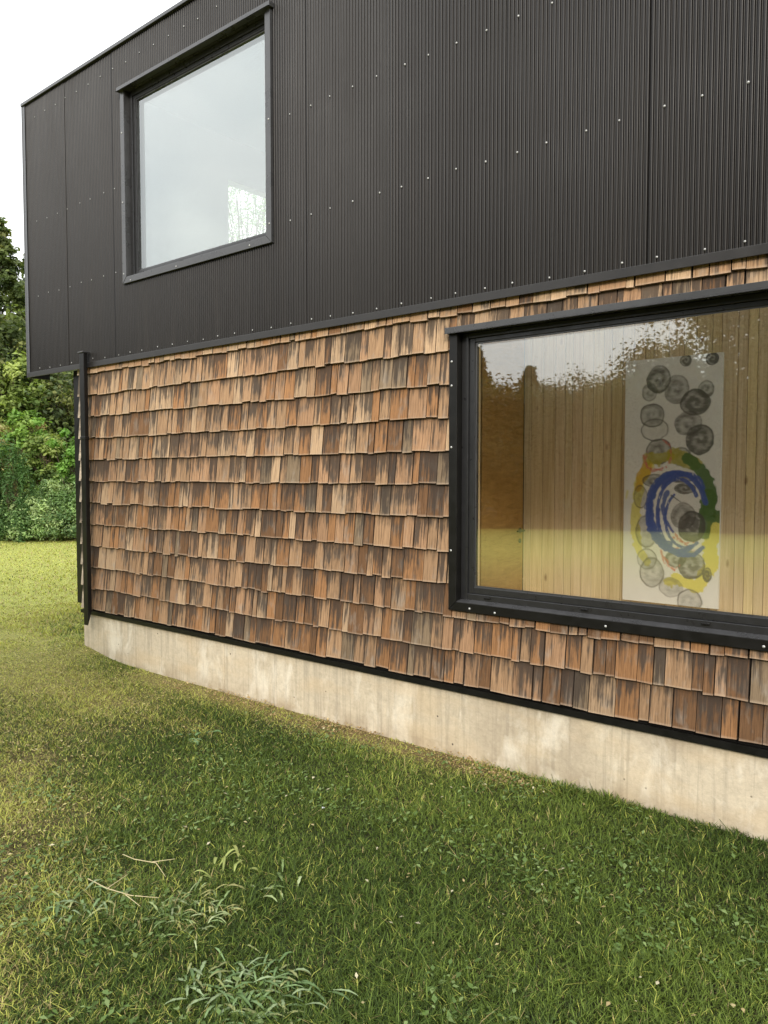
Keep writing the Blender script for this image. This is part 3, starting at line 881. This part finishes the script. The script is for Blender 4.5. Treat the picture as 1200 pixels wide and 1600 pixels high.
# broad little leaves of clover and weeds among the grass, and dry litter
def litter(n, seed, region, size, cols, flat, name, label, cat):
    g = np.random.default_rng(seed)
    x = g.uniform(region[0], region[1], n); y = g.uniform(region[2], region[3], n)
    k = outside_house(x, y) & (fbm(x * 2.2, y * 2.2, seed) + g.random(n) * .12 > .60)
    x, y = x[k], y[k]; n = len(x)
    s = size * (.5 + g.random(n)); az = g.uniform(0, 6.28, n); tilt = g.uniform(-flat, flat, n)
    el = .28 + .2 * g.random(n)
    P = np.array([[-.5, 0, 0], [-.1, -.5, .12], [.5, 0, .05], [-.1, .5, .12]])
    px = P[None, :, 0] * s[:, None]; py = P[None, :, 1] * (s * el)[:, None] * 1.6; pz = P[None, :, 2] * s[:, None] + px * np.sin(tilt)[:, None]
    V = np.stack([x[:, None] + px * np.cos(az)[:, None] - py * np.sin(az)[:, None], y[:, None] + px * np.sin(az)[:, None] + py * np.cos(az)[:, None],
                  lawn_z(x, y)[:, None] + .012 + .02 * g.random(n)[:, None] + pz], -1)
    ci = g.integers(0, len(cols), n)
    C = np.repeat((np.array(cols)[ci] * (.8 + .4 * g.random(n))[:, None])[:, None, :], 4, 1)
    Fq = np.arange(n * 4).reshape(-1, 4)
    tag(np_mesh(name, V.reshape(-1, 3), Fq, C.reshape(-1, 3), M_GRASS), label, cat, kind='stuff')
litter(11000, 51, (2.5, 6.9, -3.2, .0), .022, [(.13, .20, .06), (.20, .27, .10), (.10, .16, .04)], .5, 'clover', 'small broad clover leaves low among the grass', 'ground cover')
litter(2600, 54, (-1.4, 3.2, -2.2, .03), .016, [(.52, .43, .20), (.42, .33, .14), (.48, .44, .18)], .3, 'dry_thatch', 'matted straw coloured thatch on the worn lawn by the house corner', 'thatch')
litter(1100, 52, (-.5, 6.9, -3.2, .03), .018, [(.50, .42, .22), (.42, .33, .16), (.55, .50, .34)], .4, 'dry_clippings', 'pale dry clippings scattered over the lawn', 'clippings')

litter(2600, 53, (.9, 4.7, -.17, .03), .015, [(.50, .38, .20), (.40, .28, .14), (.28, .18, .09)], .7, 'dry_litter', 'brown dry leaves and straw along the foot of the concrete base', 'litter')
def weed(name, loc, n, length, width, seed, cols, label, cat, rise=.5, ragged=True, spread=.9):
    g = random.Random(seed)
    V = []; Fq = []; C = []
    for k in range(n):
        az = 2 * math.pi * k / n * 1.618 + g.uniform(-.4, .4)
        L = length * g.uniform(.55, 1.1); wd = width * g.uniform(.7, 1.2); rs = rise * g.uniform(.4, 1.3)
        c = np.array(g.choice(cols)) * g.uniform(.75, 1.25)
        r0 = g.uniform(0, .05)
        ox, oy = g.uniform(-1, 1) * length * spread, g.uniform(-1, 1) * length * spread
        ns = 7
        for i in range(ns + 1):
            t = i / ns
            prof = math.sin(math.pi * min(1, t * .86 + .10)) ** .8
            if ragged and i % 2: prof *= .62
            ww = wd * prof * .5
            rr = r0 + L * t * (1 - .15 * t)
            z = .012 + L * rs * (math.sin(t * 2.1) * .55) - .02 * t
            cx, cy = ox + rr * math.cos(az), oy + rr * math.sin(az)
            b = len(V)
            V += [(cx - math.sin(az) * ww, cy + math.cos(az) * ww, z + ww * .35), (cx, cy, z), (cx + math.sin(az) * ww, cy - math.cos(az) * ww, z + ww * .35)]
            C += [tuple(c), tuple(c * 1.35), tuple(c * .9)]
            if i: Fq += [(b - 3, b - 2, b + 1, b), (b - 2, b - 1, b + 2, b + 1)]
    o = np_mesh(name, np.array(V), np.array(Fq), np.array(C), M_GRASS)
    o.location = (loc[0], loc[1], float(lawn_z(np.array([loc[0]]), np.array([loc[1]]))[0]))
    tag(o, label, cat, 'weeds growing in the lawn')
    return o
GW = [(.24, .29, .13), (.17, .235, .09), (.31, .36, .19), (.30, .29, .12)]
GB = [(.16, .235, .10), (.115, .18, .07), (.22, .28, .15), (.24, .26, .11)]
weed('weed', (4.30, -2.03), 90, .09, .011, 1, GW, 'pale spiky weed clump, the larger middle one on the near lawn', 'weed', .6, True, 1.3)
weed('weed', (4.85, -2.14), 120, .095, .012, 2, GB, 'blue green weed patch at the bottom edge of the lawn', 'weed', .45, True, 1.5)
weed('weed', (4.68, -2.22), 40, .09, .013, 8, GB, 'dull green weed just left of the blue green weed patch', 'weed', .45)
weed('weed', (3.93, -2.28), 30, .11, .015, 3, GB, 'leafy weed beside the dry stalks at the left of the lawn', 'weed', .6)
weed('weed', (4.10, -1.72), 12, .10, .016, 4, [(.34, .36, .12), (.28, .32, .10)], 'small yellow green tuft above the pale spiky weed clump', 'weed', 1.0, False)
weed('weed', (4.42, -1.70), 10, .11, .016, 5, GW, 'small spiky weed right of the yellow green tuft', 'weed', .5)
weed('weed', (5.65, -1.13), 12, .06, .024, 6, [(.14, .22, .07), (.18, .26, .09)], 'low broad leaved weed at the right of the lawn', 'weed', .35, False)
weed('weed', (2.65, -.75), 12, .09, .026, 7, [(.16, .25, .12), (.12, .2, .08)], 'lone broad leaved weed in the far part of the lawn near the concrete base', 'weed', .4, False)
def stalks(loc, pts, label):
    m = MB()
    for p in pts: m.tube(p, [.0019] * (len(p) - 1) + [.0009], 5, (.62, .54, .34))
    o = m.build('dry_stalk', M_GRASS); o.location = (loc[0], loc[1], 0); tag(o, label, 'stalk', 'dry stalks on the lawn')
stalks((3.70, -1.95), [[(0, 0, .035), (.12, -.02, .06), (.22, .02, .06), (.33, -.01, .05)], [(.20, .015, .06), (.27, .08, .07)]], 'bent dry stalk lying on the grass, the farther of two')
stalks((3.86, -2.18), [[(-.08, .02, .04), (.10, .0, .07), (.20, .04, .06), (.30, .10, .06)], [(.1, 0, .07), (.05, .12, .06)], [(.18, .03, .06), (.28, .03, .05)]], 'forked dry stalks lying beside the leafy weed')

# ------------------------------------------------------------------ trees and shrubs
def leaf_cloud(P, Nn, size, C, g, aspect=.55):
    """one bent leaf (two faces) per point"""
    n = len(P)
    N = Nn + g.normal(0, .55, (n, 3)); N /= np.linalg.norm(N, axis=1)[:, None] + 1e-9
    t = np.cross(N, g.normal(0, 1, (n, 3))); t /= np.linalg.norm(t, axis=1)[:, None] + 1e-9
    b = np.cross(N, t)
    s = (size * (.55 + .9 * g.random(n)))[:, None]
    V = np.stack([P - t * s, P - b * s * aspect + N * s * .18, P + t * s, P + b * s * aspect + N * s * .18], 1)
    return V.reshape(-1, 3), np.arange(n * 4).reshape(-1, 4), np.repeat(C, 4, 0)
def crown_points(kind, H, R, nc, npc, g):
    """clump centres and leaf points for a crown whose base is at z=0"""
    cs = []; ps = []; ns = []
    for k in range(nc):
        if kind == 'conifer':
            t = g.random() ** .85
            z = H * (.12 + .88 * t); rad = R * (1 - t) ** .75 * (.75 + .4 * g.random()) + .08
            a = g.uniform(0, 6.283); rr = rad * (.45 + .55 * g.random())
            c = np.array([rr * math.cos(a), rr * math.sin(a), z - rr * .18]); sp = np.array([.34, .34, .20]) * (R / 2.2) * (1.15 - .6 * t)
        elif kind == 'spire':
            t = g.random(); z = H * (.05 + .95 * t); a = g.uniform(0, 6.283); rr = R * (1 - t ** 2 * .55) * g.random() ** .5
            c = np.array([rr * math.cos(a), rr * math.sin(a), z]); sp = np.array([.07, .07, .30]) * R
        else:
            v = g.normal(0, 1, 3); v /= np.linalg.norm(v)
            if kind == 'bush': v[2] = abs(v[2])
            q = (.55 + .45 * g.random() ** .5) * (1 + .22 * math.sin(v[0] * 4 + v[2] * 5))
            zc = H * .58 if kind == 'round' else H * .12
            c = np.array([v[0] * R * q, v[1] * R * q, zc + v[2] * (H * .42 if kind == 'round' else H * .82) * q]); sp = np.array([.30, .30, .22]) * R * .75
        pts = c + g.normal(0, 1, (npc, 3)) * sp * .62
        nn = (pts - c) / (np.linalg.norm(pts - c, axis=1)[:, None] + 1e-6) * .7 + np.array([0, 0, .55]) + c / (np.linalg.norm(c) + 1e-6) * .3
        cs.append(c); ps.append(pts); ns.append(nn)
    return cs, ps, ns
def make_tree(name, kind, H, R, nc, npc, leaf, cols, seed, trunk_r=.09, lift=0.0, aspect=.55):
    g = np.random.default_rng(seed); rr = random.Random(seed)
    root = empty(name)
    cs, ps, ns = crown_points(kind, H - lift, R, nc, npc, g)
    P = []; N = []; C = []
    for c, p, n in zip(cs, ps, ns):
        base = np.array(cols[g.integers(0, len(cols))]) * g.uniform(.7, 1.3)
        P.append(p); N.append(n); C.append(base[None] * g.uniform(.75, 1.3, (len(p), 1)))
    P = np.concatenate(P); N = np.concatenate(N); C = np.concatenate(C)
    P[:, 2] += lift; P[:, 2] = np.maximum(P[:, 2], .03)
    v, f, c = leaf_cloud(P, N, leaf, C, g, aspect)
    np_mesh('crown', v, f, c, M_LEAF, root)
    m = MB()
    top = H * (.95 if kind in ('conifer', 'spire') else .62)
    n = 7
    pts = [(R * .05 * math.sin(i * 1.3 + seed), R * .05 * math.cos(i * 1.7 + seed) - R * .05, -.25 + (top + .25) * i / n) for i in range(n + 1)]
    m.tube(pts, [trunk_r * (1 - .88 * i / n) for i in range(n + 1)], 8)
    for c in cs[:: max(1, len(cs) // 34)]:
        zz = max(.1, min(top * .95, (c[2] + lift) * (.85 if kind == 'conifer' else .55)))
        i = int((zz + .25) / (top + .25) * n); s = Vector(pts[min(i, n)])
        e = Vector((c[0], c[1], c[2] + lift)); mid = (s + e) / 2 + Vector((rr.uniform(-.1, .1), rr.uniform(-.1, .1), .1))
        m.tube([s, mid, e], [trunk_r * .32, trunk_r * .2, trunk_r * .06], 5, cap=False)
    m.build('trunk', M_BARK, root, smooth=True)
    return root
def place(t, x, y, rz=0, s=1.0):
    t.location = (x, y, float(max(0, hill(np.array([x]), np.array([y]))[0])) - .03); t.rotation_euler = (0, 0, rz); t.scale = (s, s, s)
def copy_tree(t):
    c = t.copy(); COL.objects.link(c)
    for ch in t.children:
        d = ch.copy(); COL.objects.link(d); d.parent = c
    return c
def pix(px, dist):
    """ground spot under image column px (1200 wide) at a distance, worked out once from the survey of the photo"""
    d = FH + RIGHT * ((px - 600) / F)
    return CAM.x + d.x * dist, CAM.y + d.y * dist
DKG = [(0.079, 0.113, 0.037), (0.113, 0.146, 0.045), (0.152, 0.166, 0.053), (0.06, 0.086, 0.032)]
OLV = [(0.172, 0.234, 0.057), (0.233, 0.302, 0.075), (0.122, 0.189, 0.047), (0.294, 0.348, 0.103)]
MID = [(0.178, 0.281, 0.107), (0.25, 0.366, 0.139), (0.126, 0.21, 0.08), (0.32, 0.41, 0.179)]
TEAL = [(.10, .19, .065), (.14, .24, .085), (.08, .15, .05)]
TEAL_ = [(0.129, 0.259, 0.122), (0.173, 0.316, 0.144), (0.101, 0.209, 0.094)]
LIME = [(0.235, 0.374, 0.075), (0.303, 0.435, 0.103), (0.167, 0.29, 0.063)]
TAN = [(.50, .41, .19), (.40, .33, .15), (.58, .48, .25), (.26, .25, .10)]
G1 = 'trees and shrubs beyond the left edge of the lawn'
def left(kind, px, dist, H, R, nc, npc, leaf, cols, seed, name, label, cat, **kw):
    t = make_tree(name, kind, H, R, nc, npc, leaf, cols, seed, **kw)
    x, y = pix(px, dist); place(t, x, y, seed); tag(t, label, cat, G1)
    return t
left('conifer', 6, 27.5, 7.8, 1.8, 200, 60, .085, DKG, 101, 'conifer', 'tallest dark conifer rising against the sky at the left edge', 'tree', trunk_r=.14)
left('conifer', 58, 29.5, 6.3, 1.5, 150, 60, .085, DKG, 102, 'conifer', 'thin topped dark conifer just left of the black cladding', 'tree', trunk_r=.12)
left('round', -32, 25.5, 5.2, 2.0, 130, 80, .085, DKG, 103, 'tree', 'dark rounded tree below the tallest conifer, partly cut by the left border', 'tree', trunk_r=.13)
left('round', 22, 24.4, 4.0, 1.25, 100, 80, .075, OLV, 104, 'tree', 'rounded olive tree with light top shoots beside the black cladding edge', 'tree', trunk_r=.10)
left('round', 110, 25.8, 3.9, 1.9, 120, 80, .08, DKG, 105, 'tree', 'dense dark tree behind the shrubs under the overhanging cladding', 'tree', trunk_r=.12)
left('round', 34, 22.6, 3.2, .62, 60, 70, .06, LIME, 106, 'shrub', 'yellow green shrub directly under the lower left corner of the cladding', 'shrub', trunk_r=.05)
left('bush', 4, 22.9, 2.75, .95, 90, 80, .12, TAN, 107, 'dry_grass_clump', 'tall clump of straw coloured dry stems at the left edge', 'grass clump', trunk_r=.03, aspect=.14)
left('bush', 44, 23.4, 2.5, .60, 60, 70, .10, TAN, 117, 'dry_grass_clump', 'smaller dry straw clump between the olive shrubs', 'grass clump', trunk_r=.03, aspect=.16)
left('round', 74, 22.4, 2.6, .72, 85, 80, .06, OLV, 108, 'shrub', 'olive green rounded shrub in the middle of the slope', 'shrub', trunk_r=.05)
left('round', 112, 20.6, 3.0, .45, 45, 70, .06, [(.11, .22, .04), (.14, .26, .05), (.09, .17, .035)], 109, 'shrub', 'bright green sapling beside the black corner board', 'shrub', trunk_r=.04)
left('spire', 12, 20.0, 2.45, .75, 120, 60, .055, TEAL, 110, 'shrub', 'feathery upright bluish green sapling at the left border', 'shrub', trunk_r=.03, aspect=.25)
left('bush', 48, 20.3, 1.5, .8, 90, 150, .040, MID, 111, 'shrub', 'low leafy shrub at the lawn edge, right of the feathery sapling', 'shrub', trunk_r=.03, aspect=.4)
left('bush', 92, 20.2, 1.85, .7, 100, 150, .040, MID, 112, 'shrub', 'taller fresh green shrub at the lawn edge near the house corner', 'shrub', trunk_r=.03, aspect=.4)
left('bush', 126, 20.4, 2.0, .8, 90, 150, .040, MID, 113, 'shrub', 'leafy shrub half hidden behind the black corner board', 'shrub', trunk_r=.03, aspect=.4)
left('bush', -34, 20.3, 2.2, .9, 90, 80, .06, TEAL, 114, 'shrub', 'shrub beyond the left border beside the feathery sapling', 'shrub', trunk_r=.03, aspect=.35)

# the wood across the lawn, behind the photographer: what the windows reflect
DK0 = [(.030, .042, .014), (.042, .055, .018), (.055, .062, .020), (.024, .034, .012)]
protoA = make_tree('conifer', 'conifer', 7.6, 1.7, 300, 60, .075, DK0, 201, trunk_r=.14)
protoB = make_tree('tree', 'round', 6.0, 2.3, 220, 80, .075, DK0, 202, trunk_r=.15, lift=.3)
protoC = make_tree('tree', 'round', 5.0, 2.5, 220, 80, .075, DK0, 203, trunk_r=.15)
lab = {id(protoA): ('dark pointed conifer in the row mirrored in the lower window', 'tree'), id(protoB): ('broad tree with a raised crown in the row mirrored in the lower window', 'tree'),
       id(protoC): ('dark broad tree in the row mirrored in the lower window', 'tree')}
grp = {id(protoA): 'mirrored conifers', id(protoB): 'mirrored broad trees', id(protoC): 'mirrored dark trees'}
used = set()
rt = random.Random(5)
ang = 168.0
while ang < 318:
    for rad in (R0 + 1.4, R0 + 2.7, R0 + 5.2):
        t = protoC if rad == R0 + 2.7 else rt.choice((protoA, protoA, protoA, protoB) if rad > R0 + 3 else (protoA, protoA, protoB, protoC))
        if id(t) in used: c = copy_tree(t)
        else: c = t; used.add(id(t))
        a = math.radians(ang + rt.uniform(-2.5, 2.5) + (3.5 if rad > R0 + 3 else 0)); r = rad + rt.uniform(-.6, .9)
        hh = {id(protoA): 7.6, id(protoB): 6.0, id(protoC): 5.0}[id(t)]
        place(c, LC[0] + r * math.cos(a), LC[1] + r * math.sin(a), rt.uniform(0, 6), rt.uniform(3.9, 5.7) / hh if rad < R0 + 2 else rt.uniform(4.0, 5.0) / hh if rad < R0 + 3 else rt.uniform(4.9, 6.6) / hh)
        tag(c, lab[id(t)][0], lab[id(t)][1], grp[id(t)])
    ang += 4.4
for (px_, di_, h_, lb) in ((374, 25, 14.5, 'thin sparse tree seen through the upper window, the left one'), (404, 27, 16.0, 'thin sparse tree seen through the upper window, the right one')):
    t = make_tree('tree', 'round', h_, 2.3, 260, 70, .055, MID, 400 + px_, trunk_r=.09, lift=2.5, aspect=.35)
    x, y = pix(px_, di_); place(t, x, y, 1.0); t.location.z = 0; tag(t, lb, 'tree', G1)
big = make_tree('tall_tree', 'round', 8.4, 2.6, 460, 190, .05, DK0, 301, trunk_r=.13, lift=2.2)
big.location = (4.55, -11.4, 0); tag(big, 'tall leafy tree whose hanging branches are mirrored at the top right of the lower window', 'tree')
